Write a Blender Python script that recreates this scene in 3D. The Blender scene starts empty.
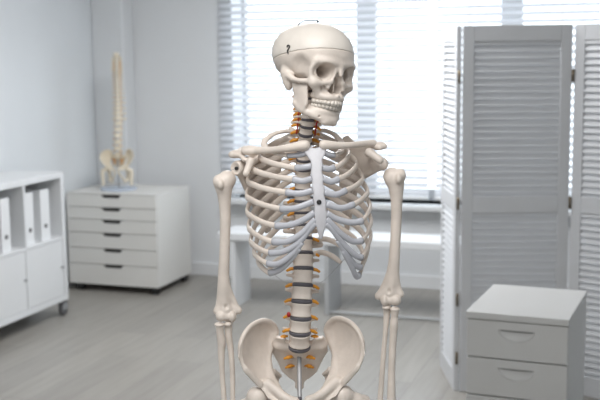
import bpy, bmesh, math, random
import numpy as np
from mathutils import Vector, Matrix, Quaternion
random.seed(4)
SC = bpy.context.scene
COL = SC.collection
PI = math.pi

# ------------------------------------------------------------------ camera
FPX, CAMH = 1050.0, 1.65
YAW, TILT, ROLL = math.radians(19), math.radians(7.98), math.radians(0.65)
CAM = Vector((0, 0, CAMH))


def axes(yaw):
    fw = Vector((-math.sin(yaw) * math.cos(TILT), math.cos(yaw) * math.cos(TILT), -math.sin(TILT)))
    rt = Vector((math.cos(yaw), math.sin(yaw), 0))
    up = rt.cross(fw)
    rt2 = rt * math.cos(ROLL) - up * math.sin(ROLL)
    up2 = rt * math.sin(ROLL) + up * math.cos(ROLL)
    return fw, rt2, up2


FW, RT, UP = axes(YAW)
FW0, RT0, UP0 = axes(0)


def ray(px, py):
    return FW + RT * ((px - 300) / FPX) + UP * ((200 - py) / FPX)


def on_y(px, py, Y):
    d = ray(px, py)
    return CAM + d * (Y / d.y)


def on_x(px, py, X):
    d = ray(px, py)
    return CAM + d * (X / d.x)


SKD = 2.15                       # distance of the skeleton's coronal plane


def S(px, py, d=0.0):
    """a measured point of the skeleton, in the skeleton's own frame (x right, y away, z up from the floor)"""
    r = FW0 + RT0 * ((px - 300) / FPX) + UP0 * ((200 - py) / FPX)
    t = (SKD + d) / r.y
    return Vector((r.x * t, d, CAMH + r.z * t))


cam_data = bpy.data.cameras.new('camera')
cam_data.sensor_width = 36
cam_data.lens = FPX / 600 * 36
cam_data.dof.use_dof = True
cam_data.dof.focus_distance = 2.12
cam_data.dof.aperture_fstop = 6.0
cam = bpy.data.objects.new('camera', cam_data)
m = Matrix((RT, UP, -FW)).transposed().to_4x4()
m.translation = CAM
cam.matrix_world = m
COL.objects.link(cam)
SC.camera = cam

# ------------------------------------------------------------------ materials


def mat(name, col, rough=0.5, metal=0.0, var=0.0, scale=20.0, bump=0.0, bscale=60.0, col2=None, spec=0.5, trans=0.0):
    M = bpy.data.materials.new(name)
    M.use_nodes = True
    nt = M.node_tree
    b = nt.nodes['Principled BSDF']
    b.inputs['Base Color'].default_value = (*col, 1)
    b.inputs['Roughness'].default_value = rough
    b.inputs['Metallic'].default_value = metal
    b.inputs['Specular IOR Level'].default_value = spec
    tc = nt.nodes.new('ShaderNodeTexCoord')
    if var or col2:
        n = nt.nodes.new('ShaderNodeTexNoise')
        n.inputs['Scale'].default_value = scale
        n.inputs['Detail'].default_value = 4
        nt.links.new(tc.outputs['Object'], n.inputs['Vector'])
        r = nt.nodes.new('ShaderNodeValToRGB')
        c2 = col2 or tuple(c * (1 - var) for c in col)
        r.color_ramp.elements[0].position = 0.32
        r.color_ramp.elements[1].position = 0.62
        r.color_ramp.elements[0].color = (*c2, 1)
        r.color_ramp.elements[1].color = (*col, 1)
        nt.links.new(n.outputs['Fac'], r.inputs['Fac'])
        nt.links.new(r.outputs['Color'], b.inputs['Base Color'])
    if bump:
        n2 = nt.nodes.new('ShaderNodeTexNoise')
        n2.inputs['Scale'].default_value = bscale
        n2.inputs['Detail'].default_value = 3
        nt.links.new(tc.outputs['Object'], n2.inputs['Vector'])
        bp = nt.nodes.new('ShaderNodeBump')
        bp.inputs['Strength'].default_value = bump
        bp.inputs['Distance'].default_value = 0.002
        nt.links.new(n2.outputs['Fac'], bp.inputs['Height'])
        nt.links.new(bp.outputs['Normal'], b.inputs['Normal'])
    if trans:
        tr = nt.nodes.new('ShaderNodeBsdfTranslucent')
        tr.inputs['Color'].default_value = (*col, 1)
        mx = nt.nodes.new('ShaderNodeMixShader')
        mx.inputs['Fac'].default_value = trans
        nt.links.new(b.outputs[0], mx.inputs[1])
        nt.links.new(tr.outputs[0], mx.inputs[2])
        nt.links.new(mx.outputs[0], nt.nodes['Material Output'].inputs['Surface'])
    return M


BONE = mat('bone', (0.75, 0.67, 0.60), 0.42, var=0.12, scale=28, bump=0.25, bscale=120)
CAP = mat('skull_bone', (0.74, 0.69, 0.63), 0.42, var=0.06, scale=30, bump=0.2, bscale=120)
STERN = mat('sternum_plastic', (0.60, 0.595, 0.625), 0.45, var=0.08, scale=50, bump=0.4, bscale=150)
CART = mat('cartilage_plastic', (0.52, 0.53, 0.575), 0.16, var=0.06, scale=40)
TOOTH = mat('tooth', (0.77, 0.71, 0.64), 0.3, var=0.05, scale=60)
DISC = mat('disc_rubber', (0.11, 0.105, 0.12), 0.45, var=0.2, scale=60)
ORANGE = mat('nerve_orange', (0.80, 0.34, 0.03), 0.4, var=0.15, scale=60)
RED = mat('artery_red', (0.42, 0.02, 0.02), 0.35, var=0.1, scale=60)
STEEL = mat('brushed_steel', (0.40, 0.40, 0.41), 0.5, 0.5, var=0.1, scale=40)
CHROME = mat('chrome', (0.55, 0.57, 0.60), 0.2, 1.0, var=0.05)
TYRE = mat('grey_tyre', (0.10, 0.10, 0.105), 0.4, var=0.1)
SCOOP_SHADE = mat('scoop_shade_grey', (0.22, 0.22, 0.22), 0.5, var=0.05)
WIRE = mat('dark_wire', (0.05, 0.05, 0.05), 0.4, 0.6, var=0.1)
CASTWHITE = mat('cream_plastic', (0.80, 0.72, 0.58), 0.45, var=0.1, scale=30)
BLUEBASE = mat('pale_blue_acrylic', (0.50, 0.57, 0.68), 0.25, var=0.05, scale=12)
LAC = mat('white_lacquer', (0.64, 0.64, 0.63), 0.38, var=0.02, scale=4)
LAC2 = mat('white_melamine', (0.74, 0.75, 0.76), 0.4, var=0.02, scale=4)
CREAM = mat('warm_white_melamine', (0.74, 0.73, 0.70), 0.4, var=0.02, scale=4)
SCREENP = mat('white_painted_wood', (0.70, 0.71, 0.73), 0.45, var=0.03, scale=9)
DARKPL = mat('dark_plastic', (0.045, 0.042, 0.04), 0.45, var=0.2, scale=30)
BLACK = mat('black_rubber', (0.012, 0.012, 0.012), 0.5, var=0.2, scale=30)
BRASS = mat('aged_brass', (0.19, 0.15, 0.10), 0.4, 0.8, var=0.2, scale=30)
PAPERW = mat('binder_white', (0.80, 0.81, 0.82), 0.45, var=0.02, scale=6)
SLAT = mat('blind_slat', (0.86, 0.87, 0.89), 0.5, var=0.02, scale=5, trans=0.5)
CORD = mat('blind_cord', (0.75, 0.75, 0.75), 0.7, var=0.05)
WALLM = mat('painted_wall', (0.765, 0.795, 0.82), 0.85, var=0.025, scale=2, bump=0.05, bscale=200)
WALLB = mat('painted_wall_grey', (0.745, 0.76, 0.775), 0.85, var=0.025, scale=2, bump=0.05, bscale=200)
CEILM = mat('ceiling_paint', (0.80, 0.80, 0.80), 0.9, var=0.02, scale=2)
TRIM = mat('trim_paint', (0.76, 0.77, 0.78), 0.45, var=0.02, scale=3)
PVC = mat('window_pvc', (0.78, 0.79, 0.80), 0.4, var=0.02, scale=3)
GREYM = mat('leg_shade_rail_grey', (0.48, 0.49, 0.50), 0.4, 0.1, var=0.08, scale=9)


def floor_material():
    M = bpy.data.materials.new('pale_laminate')
    M.use_nodes = True
    nt = M.node_tree
    L = nt.links.new
    b = nt.nodes['Principled BSDF']
    tc = nt.nodes.new('ShaderNodeTexCoord')
    mp = nt.nodes.new('ShaderNodeMapping')
    mp.inputs['Rotation'].default_value = (0, 0, PI / 2)
    L(tc.outputs['Object'], mp.inputs['Vector'])
    br = nt.nodes.new('ShaderNodeTexBrick')
    br.offset = 0.37
    br.inputs['Color1'].default_value = (0.345, 0.328, 0.30, 1)
    br.inputs['Color2'].default_value = (0.295, 0.28, 0.258, 1)
    br.inputs['Mortar'].default_value = (0.22, 0.205, 0.19, 1)
    br.inputs['Scale'].default_value = 1
    br.inputs['Mortar Size'].default_value = 0.0022
    br.inputs['Brick Width'].default_value = 1.25
    br.inputs['Row Height'].default_value = 0.19
    L(mp.outputs[0], br.inputs['Vector'])
    mp2 = nt.nodes.new('ShaderNodeMapping')
    mp2.inputs['Scale'].default_value = (14, 1.1, 1)
    L(tc.outputs['Object'], mp2.inputs['Vector'])
    n = nt.nodes.new('ShaderNodeTexNoise')
    n.inputs['Scale'].default_value = 2.2
    n.inputs['Detail'].default_value = 6
    L(mp2.outputs[0], n.inputs['Vector'])
    mx = nt.nodes.new('ShaderNodeMix')
    mx.data_type = 'RGBA'
    mx.blend_type = 'MULTIPLY'
    mx.inputs[0].default_value = 0.55
    r = nt.nodes.new('ShaderNodeValToRGB')
    r.color_ramp.elements[0].position = 0.3
    r.color_ramp.elements[0].color = (0.74, 0.73, 0.71, 1)
    r.color_ramp.elements[1].position = 0.65
    r.color_ramp.elements[1].color = (1, 1, 1, 1)
    L(n.outputs['Fac'], r.inputs['Fac'])
    L(br.outputs['Color'], mx.inputs[6])
    L(r.outputs['Color'], mx.inputs[7])
    L(mx.outputs[2], b.inputs['Base Color'])
    b.inputs['Roughness'].default_value = 0.38
    return M


def glass_material():
    M = bpy.data.materials.new('window_glass')
    M.use_nodes = True
    nt = M.node_tree
    nt.nodes.remove(nt.nodes['Principled BSDF'])
    t = nt.nodes.new('ShaderNodeBsdfTransparent')
    t.inputs['Color'].default_value = (0.95, 0.97, 0.98, 1)
    g = nt.nodes.new('ShaderNodeBsdfGlossy')
    g.inputs['Roughness'].default_value = 0.03
    mx = nt.nodes.new('ShaderNodeMixShader')
    mx.inputs['Fac'].default_value = 0.06
    nt.links.new(t.outputs[0], mx.inputs[1])
    nt.links.new(g.outputs[0], mx.inputs[2])
    nt.links.new(mx.outputs[0], nt.nodes['Material Output'].inputs['Surface'])
    return M


FLOORM = floor_material()
GLASS = glass_material()

# ------------------------------------------------------------------ mesh helpers


def link(name, me, material=None, parent=None, smooth=False):
    o = bpy.data.objects.new(name, me)
    COL.objects.link(o)
    if material is not None and not me.materials:
        me.materials.append(material)
    if parent is not None:
        o.parent = parent
    if smooth:
        me.polygons.foreach_set('use_smooth', [True] * len(me.polygons))
    return o


def thing(name, label, cat, loc=(0, 0, 0), rz=0.0, group=None):
    o = bpy.data.objects.new(name, None)
    COL.objects.link(o)
    o.location = loc
    o.rotation_euler = (0, 0, rz)
    o['label'] = label
    o['category'] = cat
    if group:
        o['group'] = group
    return o


def structure(o):
    o['kind'] = 'structure'
    return o


class MB:
    """collects boxes, tubes and lathes into one mesh"""

    def __init__(self):
        self.bm = bmesh.new()

    def box(self, lo, hi, bev=0.0, seg=2, M=None):
        t = bmesh.new()
        bmesh.ops.create_cube(t, size=1)
        lo, hi = Vector(lo), Vector(hi)
        for v in t.verts:
            v.co = Vector(((lo[i] + hi[i]) / 2 + v.co[i] * (hi[i] - lo[i])) for i in range(3))
        if bev:
            bmesh.ops.bevel(t, geom=t.edges[:], offset=bev, segments=seg, affect='EDGES', profile=0.5)
        self.join(t, M)
        return self

    def join(self, t, M=None):
        if M is not None:
            bmesh.ops.transform(t, matrix=M, verts=t.verts)
        vm = {}
        for v in t.verts:
            vm[v] = self.bm.verts.new(v.co)
        for f in t.faces:
            try:
                nf = self.bm.faces.new([vm[v] for v in f.verts])
                nf.smooth = f.smooth
            except ValueError:
                pass
        t.free()

    def tube(self, pts, rad, n=10, flat=None, up=(0, 0, 1), caps=True):
        """sweep; rad = one number or a list; flat = (across-up, across-side) factors with `up` giving the tall axis"""
        pts = [Vector(p) for p in pts]
        if not isinstance(rad, (list, tuple)):
            rad = [rad] * len(pts)
        rings = []
        prev = None
        for i, p in enumerate(pts):
            t = (pts[min(i + 1, len(pts) - 1)] - pts[max(i - 1, 0)]).normalized()
            if flat is not None:
                a = Vector(up) - t * Vector(up).dot(t)
                if a.length < 1e-4:
                    a = prev or t.orthogonal()
            else:
                a = (prev - t * prev.dot(t)) if prev is not None else t.orthogonal()
            a.normalize()
            prev = a.copy()
            b = t.cross(a)
            fa, fb = flat if flat is not None else (1, 1)
            rings.append([self.bm.verts.new(p + a * (math.cos(2 * PI * k / n) * rad[i] * fa) + b * (math.sin(2 * PI * k / n) * rad[i] * fb)) for k in range(n)])
        for A, B in zip(rings, rings[1:]):
            for k in range(n):
                f = self.bm.faces.new((A[k], A[(k + 1) % n], B[(k + 1) % n], B[k]))
                f.smooth = True
        if caps:
            self.bm.faces.new(rings[0][::-1])
            self.bm.faces.new(rings[-1])
        return self

    def cyl(self, a, b, r, n=20):
        return self.tube([a, b], r, n)

    def poly(self, pts, d0, d1, axis=1):
        """extrude a 2-D outline along an axis"""
        def v3(p, d):
            q = [0, 0, 0]
            o = [i for i in range(3) if i != axis]
            q[o[0]], q[o[1]], q[axis] = p[0], p[1], d
            return q
        A = [self.bm.verts.new(v3(p, d0)) for p in pts]
        B = [self.bm.verts.new(v3(p, d1)) for p in pts]
        n = len(pts)
        self.bm.faces.new(A[::-1])
        self.bm.faces.new(B)
        for k in range(n):
            self.bm.faces.new((A[k], A[(k + 1) % n], B[(k + 1) % n], B[k]))
        return self

    def ball(self, c, r, u=12, v=8):
        t = bmesh.new()
        bmesh.ops.create_uvsphere(t, u_segments=u, v_segments=v, radius=1)
        r = (r, r, r) if not hasattr(r, '__len__') else r
        for w in t.verts:
            w.co = Vector((c[0] + w.co.x * r[0], c[1] + w.co.y * r[1], c[2] + w.co.z * r[2]))
        for f in t.faces:
            f.smooth = True
        self.join(t)
        return self

    def mesh(self, name):
        bmesh.ops.recalc_face_normals(self.bm, faces=self.bm.faces[:])
        me = bpy.data.meshes.new(name)
        self.bm.to_mesh(me)
        self.bm.free()
        return me

    def build(self, name, material, parent=None):
        return link(name, self.mesh(name), material, parent)


def spline(ctrl, n=8):
    """Catmull-Rom through control points (tuples of any length)"""
    c = [np.array(p, float) for p in ctrl]
    c = [2 * c[0] - c[1]] + c + [2 * c[-1] - c[-2]]
    out = []
    for i in range(1, len(c) - 2):
        p0, p1, p2, p3 = c[i - 1:i + 3]
        for k in range(n):
            t = k / n
            out.append(0.5 * (2 * p1 + (p2 - p0) * t + (2 * p0 - 5 * p1 + 4 * p2 - p3) * t * t + (3 * p1 - p0 - 3 * p2 + p3) * t ** 3))
    out.append(c[-2])
    return out


# ------------------------------------------------------------------ distance fields for the bones


class Field:
    def __init__(self, lo, hi, h):
        self.lo = np.array(lo, float)
        self.h = h
        n = np.ceil((np.array(hi, float) - self.lo) / h).astype(int) + 1
        ax = [self.lo[i] + h * np.arange(n[i]) for i in range(3)]
        self.x = ax[0][:, None, None]
        self.y = ax[1][None, :, None]
        self.z = ax[2][None, None, :]
        self.ax = np.abs(self.x)
        self.shape = tuple(n)
        self.f = None

    def ell(self, c, r, sym=False, R=None):
        X = (self.ax if sym else self.x) - c[0]
        Y = self.y - c[1]
        Z = self.z - c[2]
        if R is not None:
            R = np.array(R)
            X, Y, Z = (R[0, i] * X + R[1, i] * Y + R[2, i] * Z for i in range(3))
        k0 = np.sqrt((X / r[0]) ** 2 + (Y / r[1]) ** 2 + (Z / r[2]) ** 2)
        k1 = np.sqrt((X / r[0] ** 2) ** 2 + (Y / r[1] ** 2) ** 2 + (Z / r[2] ** 2) ** 2) + 1e-9
        return k0 * (k0 - 1) / k1

    def cap(self, a, b, ra, rb=None, sym=False, sc=(1, 1, 1)):
        rb = ra if rb is None else rb
        a = np.array(a, float)
        b = np.array(b, float)
        X = ((self.ax if sym else self.x) - a[0]) * sc[0]
        Y = (self.y - a[1]) * sc[1]
        Z = (self.z - a[2]) * sc[2]
        d = (b - a) * np.array(sc)
        t = np.clip((X * d[0] + Y * d[1] + Z * d[2]) / (d @ d + 1e-12), 0, 1)
        return np.sqrt((X - t * d[0]) ** 2 + (Y - t * d[1]) ** 2 + (Z - t * d[2]) ** 2) - (ra + (rb - ra) * t)

    def add(self, d, k=0.0):
        if self.f is None:
            self.f = np.broadcast_to(d, self.shape).copy()
        elif k:
            hh = np.clip(0.5 + 0.5 * (self.f - d) / k, 0, 1)
            self.f = self.f * (1 - hh) + d * hh - k * hh * (1 - hh)
        else:
            self.f = np.minimum(self.f, d)
        return self

    def sub(self, d, k=0.0):
        if k:
            hh = np.clip(0.5 - 0.5 * (self.f + d) / k, 0, 1)
            self.f = self.f * (1 - hh) - d * hh + k * hh * (1 - hh)
        else:
            self.f = np.maximum(self.f, -d)
        return self

    def chain(self, pts, k=0.0, sym=False, n=4):
        """a smooth run of tapered capsules through the points, merged into the body with softness k"""
        q = spline(pts, n) if len(pts) > 2 else [np.array(p, float) for p in pts]
        d = None
        for a, b in zip(q, q[1:]):
            e = self.cap(a[:3], b[:3], a[3], b[3], sym)
            d = e if d is None else np.minimum(d, e)
        return self.add(d, k)

    def sheet(self, poly, y0, t, r=0.002):
        """outline in x,z; y0 = depth array over the x,z grid; t = half thickness"""
        X = self.x[:, 0, :]
        Z = self.z[0, :, :]
        P = np.array(poly, float)
        d = np.full((self.shape[0], self.shape[2]), 1e9)
        s = np.ones_like(d)
        n = len(P)
        for i in range(n):
            a, b = P[i], P[i - 1]
            e = b - a
            wx, wz = X - a[0], Z - a[1]
            tt = np.clip((wx * e[0] + wz * e[1]) / (e @ e), 0, 1)
            d = np.minimum(d, (wx - e[0] * tt) ** 2 + (wz - e[1] * tt) ** 2)
            c1 = Z >= a[1]
            c2 = Z < b[1]
            c3 = e[0] * wz > e[1] * wx
            flip = (c1 & c2 & c3) | (~c1 & ~c2 & ~c3)
            s = np.where(flip, -s, s)
        d2 = (s * np.sqrt(d) + r)[:, None, :]
        g = np.gradient(y0, self.h)
        lip = np.sqrt(1 + g[0] ** 2 + g[1] ** 2)[:, None, :]
        dy = np.abs(self.y - y0[:, None, :]) / np.minimum(lip, 3) - t + r
        return np.minimum(np.maximum(d2, dy), 0) + np.sqrt(np.maximum(d2, 0) ** 2 + np.maximum(dy, 0) ** 2) - r

    def mesh(self, name, f=None, scale=1.0):
        F = np.pad(self.f if f is None else f, 1, constant_values=1.0)
        lo = self.lo - self.h
        s = F < 0
        nx, ny, nz = (k - 1 for k in F.shape)
        acc = np.zeros((nx, ny, nz, 3), np.float32)
        cnt = np.zeros((nx, ny, nz), np.float32)

        def sl(o):
            return (slice(o[0], o[0] + nx), slice(o[1], o[1] + ny), slice(o[2], o[2] + nz))
        for axis in range(3):
            for u in (0, 1):
                for v in (0, 1):
                    o = [0, 0, 0]
                    oth = [i for i in range(3) if i != axis]
                    o[oth[0]], o[oth[1]] = u, v
                    o2 = list(o)
                    o2[axis] = 1
                    A, B = F[sl(o)], F[sl(o2)]
                    msk = (A < 0) != (B < 0)
                    t = np.where(msk, A / np.where(msk, A - B, 1), 0)
                    cnt += msk
                    acc[..., axis] += t * msk
                    acc[..., oth[0]] += u * msk
                    acc[..., oth[1]] += v * msk
        act = cnt > 0
        idx = np.full((nx, ny, nz), -1, np.int64)
        idx[act] = np.arange(act.sum())
        base = np.stack(np.nonzero(act), 1)
        V = (base + acc[act] / cnt[act][:, None]) * self.h + lo
        faces = []
        for axis in range(3):
            oth = [i for i in range(3) if i != axis]
            a = [slice(1, -1)] * 3
            b = [slice(1, -1)] * 3
            a[axis] = slice(0, -1)
            b[axis] = slice(1, None)
            sa, sb = s[tuple(a)], s[tuple(b)]
            ii = np.stack(np.nonzero(sa != sb), 1)
            if not len(ii):
                continue
            inside = sa[tuple(ii.T)]
            g = ii.copy()
            g[:, oth[0]] += 1
            g[:, oth[1]] += 1

            def c(du, dv):
                q = g.copy()
                q[:, oth[0]] += du
                q[:, oth[1]] += dv
                return idx[q[:, 0], q[:, 1], q[:, 2]]
            quad = np.stack([c(-1, -1), c(0, -1), c(0, 0), c(-1, 0)], 1)
            flip = inside if axis != 1 else ~inside
            quad[~flip] = quad[~flip][:, ::-1]
            faces.append(quad)
        Q = np.concatenate(faces)
        me = bpy.data.meshes.new(name)
        me.from_pydata((V * scale).tolist(), [], Q.tolist())
        me.polygons.foreach_set('use_smooth', [True] * len(Q))
        me.update()
        return me


def grid_for(pts, h, pad):
    P = np.array([tuple(p)[:3] for p in pts])
    return Field(P.min(0) - pad, P.max(0) + pad, h)


def mirrored(me, name):
    m2 = me.copy()
    m2.name = name
    m2.transform(Matrix.Diagonal((-1, 1, 1, 1)))
    m2.flip_normals()
    return m2


def part(name, me, material, parent, M=None, label=None):
    o = link(name, me, material, parent)
    if M is not None:
        o.matrix_local = M
    if label:
        o['label'] = label
    return o


# ------------------------------------------------------------------ ROOM
WX, WY = -4.0, 7.1                # left wall, back wall
XR, YF, ZC = 2.3, -1.6, 2.7       # right wall, wall behind the camera, ceiling
WT = 0.2
WB = 0.32                          # the window wall is thicker
WIN0, WIN1 = on_y(233, 100, WY).x, 1.35
WINZ0, WINZ1 = 0.60, 2.42

structure(MB().box((WX - WT, YF - WT, -0.1), (XR + WT, WY + WB, 0)).build('floor', FLOORM))
structure(MB().box((WX - WT, YF - WT, ZC), (XR + WT, WY + WB, ZC + 0.1)).build('ceiling', CEILM))
structure(MB().box((WX - WT, YF, 0), (WX, WY, ZC)).build('wall_left', WALLM))
structure(MB().box((XR, YF, 0), (XR + WT, WY, ZC)).build('wall_right', WALLM))
structure(MB().box((WX - WT, YF - WT, 0), (XR + WT, YF, ZC)).build('wall_front', WALLM))
wb = MB()
wb.box((WX - WT, WY, 0), (WIN0, WY + WB, ZC)).box((WIN1, WY, 0), (XR + WT, WY + WB, ZC))
wb.box((WIN0, WY, 0), (WIN1, WY + WB, WINZ0)).box((WIN0, WY, WINZ1), (WIN1, WY + WB, ZC))
structure(wb.build('wall_back', WALLB))
PIX0, PIX1, PIY = WX, -3.74, 6.93
structure(MB().box((PIX0, PIY, 0), (PIX1, WY, ZC), 0.012).build('wall_corner_boxing', WALLB))
structure(MB().box((PIX1, WY - 0.016, 0), (XR, WY, 0.095), 0.004).build('baseboard_back', TRIM))
structure(MB().box((WX, YF, 0), (WX + 0.016, PIY, 0.095), 0.004).build('baseboard_left', TRIM))

# window frame, panes and sill
wf = MB()
y0, y1 = WY + 0.20, WY + 0.27
mull = [(on_y(356, 30, WY + 0.2).x, on_y(376, 30, WY + 0.2).x), (on_y(501, 10, WY + 0.2).x, on_y(523, 10, WY + 0.2).x), (0.55, 0.72)]
wf.box((WIN0, y0, WINZ0), (WIN0 + 0.025, y1, WINZ1), 0.006).box((WIN1 - 0.07, y0, WINZ0), (WIN1, y1, WINZ1), 0.006)
wf.box((WIN0, y0, WINZ0), (WIN1, y1, WINZ0 + 0.08), 0.006).box((WIN0, y0, WINZ1 - 0.08), (WIN1, y1, WINZ1), 0.006)
for a, b in mull:
    wf.box((a, y0, WINZ0), (b, y1, WINZ1), 0.006)
win = structure(wf.build('window_1', PVC))
edges = [WIN0 + 0.025] + [v for ab in mull for v in ab] + [WIN1 - 0.07]
for a, b in zip(edges[0::2], edges[1::2]):
    MB().box((a, WY + 0.23, WINZ0 + 0.08), (b, WY + 0.236, WINZ1 - 0.08)).build('window_pane', GLASS, win)
structure(MB().box((WIN0 - 0.06, WY - 0.11, 0.565), (WIN1 + 0.06, WY + 0.20, WINZ0), 0.006).build('trim_1', TRIM))
WSL = bpy.data.objects['trim_1']
WSL['label'] = 'white window sill under the blinds'

# ------------------------------------------------------------------ venetian blinds


def blind(x0, x1, label, cords):
    root = thing('venetian_blind', label, 'blind', ((x0 + x1) / 2, WY - 0.05, 0.64), 0, 'white blinds at the window')
    w = (x1 - x0) / 2
    zt = 2.5 - 0.64
    sl = MB()
    z = 0.05
    tilt = math.radians(34)
    while z < zt - 0.05:
        prof = []
        for k in range(5):
            u = (k / 4 - 0.5) * 0.05
            prof.append((u * math.cos(tilt), z + u * math.sin(tilt) + 0.0035 * (1 - (k / 2 - 1) ** 2)))
        ring = [(p[0], p[1]) for p in prof] + [(p[0], p[1] - 0.0008) for p in prof[::-1]]
        sl.poly(ring, -w, w, axis=0)
        z += 0.05
    part('slats', sl.mesh('slats'), SLAT, root)
    part('head_rail', MB().box((-w, -0.03, zt - 0.04), (w, 0.03, zt), 0.004).mesh('head_rail'), PVC, root)
    part('bottom_rail', MB().box((-w, -0.024, 0.0), (w, 0.024, 0.022), 0.005).mesh('bottom_rail'), PVC, root)
    for c in cords:
        cm = MB()
        for yy in (-0.025, 0.025):
            cm.cyl((c, yy, 0.01), (c, yy, zt - 0.03), 0.0016, 6)
        part('ladder_cord', cm.mesh('ladder_cord'), CORD, root)
    return root


bx0, bx1 = on_y(220, 100, WY - 0.05).x, on_y(429.5, 30, WY - 0.05).x
blind(bx0, bx1, 'wide white venetian blind directly behind the skeleton, ending beside the folding screen', (-0.55, 0.0, 0.5))
bx2 = on_y(436, 30, WY - 0.05).x
blind(bx2, bx2 + 1.55, 'white venetian blind seen above the folding screen', (-0.55, 0.05, 0.6))
# ------------------------------------------------------------------ FURNITURE

def caster(parent, x, y, r, z0, metal, wheelmat, w=0.022):
    c = MB()
    c.cyl((x, y, z0), (x, y, z0 - 0.014), 0.016, 16)
    c.box((x - w / 2 - 0.005, y - r * 0.7, r * 0.9), (x - w / 2, y + r * 0.7, z0 - 0.01), 0.002)
    c.box((x + w / 2, y - r * 0.7, r * 0.9), (x + w / 2 + 0.005, y + r * 0.7, z0 - 0.01), 0.002)
    c.box((x - w / 2 - 0.005, y - r * 0.7, z0 - 0.018), (x + w / 2 + 0.005, y + r * 0.7, z0 - 0.01), 0.002)
    o = part('caster', c.mesh('caster'), metal, parent)
    part('wheel', MB().tube([(x - w / 2 + 0.001, y, r), (x - w / 2 + 0.004, y, r), (x + w / 2 - 0.004, y, r), (x + w / 2 - 0.001, y, r)], [r * 0.85, r, r, r * 0.85], 24).mesh('wheel'), wheelmat, o)
    return o


# --- chest of six shallow drawers on castors, in the corner
CX0, CX1, CY0, CY1 = -3.935, -3.235, 6.38, 6.92
chest = thing('drawer_chest', 'white six-drawer chest on black casters in the corner, carrying the spine model', 'drawers', (CX0, CY0, 0))
W, D, ZB, ZT = CX1 - CX0, CY1 - CY0, 0.052, 0.70
cb = MB()
cb.box((0, 0.0, ZT - 0.007), (W, D, ZT), 0.002).box((0, 0.02, ZT - 0.022), (W, D, ZT - 0.007)).box((0, 0.02, ZB), (W, D, ZB + 0.02), 0.002)
cb.box((0, 0.02, ZB + 0.02), (0.018, D, ZT - 0.022)).box((W - 0.018, 0.02, ZB + 0.02), (W, D, ZT - 0.022))
cb.box((0.018, D - 0.015, ZB + 0.02), (W - 0.018, D, ZT - 0.022))
part('carcass', cb.mesh('carcass'), CREAM, chest)
tops = [0.692, 0.600, 0.514, 0.421, 0.310, 0.197, 0.050]
for i in range(6):
    zt, zb = tops[i] - 0.002, tops[i + 1] + 0.003
    hx = W * 0.5 + 0.0
    out = [(0.002, zb), (W - 0.002, zb), (W - 0.002, zt), (hx + 0.078, zt), (hx + 0.062, zt - 0.024), (hx - 0.062, zt - 0.024), (hx - 0.078, zt), (0.002, zt)]
    dr = part('drawer', MB().poly(out, 0.0, 0.018).mesh('drawer'), CREAM, chest)
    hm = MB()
    hm.poly([(hx - 0.085, zt - 0.03), (hx + 0.085, zt - 0.03), (hx + 0.085, zt), (hx - 0.085, zt)], 0.0185, 0.030)  # dark plate behind the notch, its colour standing in for the shaded interior
    part('grip_shade', hm.mesh('grip_shade'), DARKPL, dr, label='dark plate for the shade behind the grip cut-out')
for x, y in ((0.075, 0.034), (W - 0.04, 0.034), (0.075, D - 0.05), (W - 0.04, D - 0.05)):
    caster(chest, x, y, 0.028, ZB, BLACK, BLACK, 0.05)

# --- low shelving unit on casters along the left wall
BX, BY0, BY1, BZ0, BZ1, BD = -3.55, 4.86, 5.735, 0.105, 0.926, 0.385
shelf = thing('shelving_unit', 'low white cube shelving unit with two doors on casters along the left wall', 'shelf', (BX, BY0, 0))
L_ = BY1 - BY0
sm = MB()
TH = 0.036
sm.box((-BD, 0, BZ0), (0, L_, BZ0 + TH), 0.002).box((-BD, 0, BZ1 - TH), (0, L_, BZ1), 0.002)
sm.box((-BD, 0, BZ0 + TH), (0, TH, BZ1 - TH), 0.001).box((-BD, L_ - TH, BZ0 + TH), (0, L_, BZ1 - TH), 0.001)
sm.box((-BD, L_ / 2 - 0.01, BZ0 + TH), (-0.001, L_ / 2 + 0.01, BZ1 - TH))
SHZ = 0.500
sm.box((-BD, TH, SHZ), (-0.001, L_ / 2 - 0.01, SHZ + 0.018)).box((-BD, L_ / 2 + 0.01, SHZ), (-0.001, L_ - TH, SHZ + 0.018))
sm.box((-BD, TH, BZ0 + TH), (-BD + 0.008, L_ - TH, BZ1 - TH))
part('carcass', sm.mesh('carcass'), LAC2, shelf)
for a, b in ((TH + 0.003, L_ / 2 - 0.013), (L_ / 2 + 0.013, L_ - TH - 0.003)):
    d = part('door', MB().box((-0.022, a, BZ0 + TH + 0.003), (-0.004, b, SHZ - 0.003), 0.002).mesh('door'), LAC2, shelf)
    part('knob', MB().tube([(-0.004, b - 0.022, 0.325), (0.006, b - 0.022, 0.325), (0.008, b - 0.022, 0.325), (0.013, b - 0.022, 0.325)], [0.005, 0.005, 0.009, 0.008], 14).mesh('knob'), STEEL, d, label='small steel knob')
for x, y in ((-0.03, 0.10), (-0.03, L_ - 0.022), (-BD + 0.05, 0.10), (-BD + 0.05, L_ - 0.022)):
    caster(shelf, x, y, 0.042, BZ0, CHROME, TYRE, 0.026)

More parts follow.
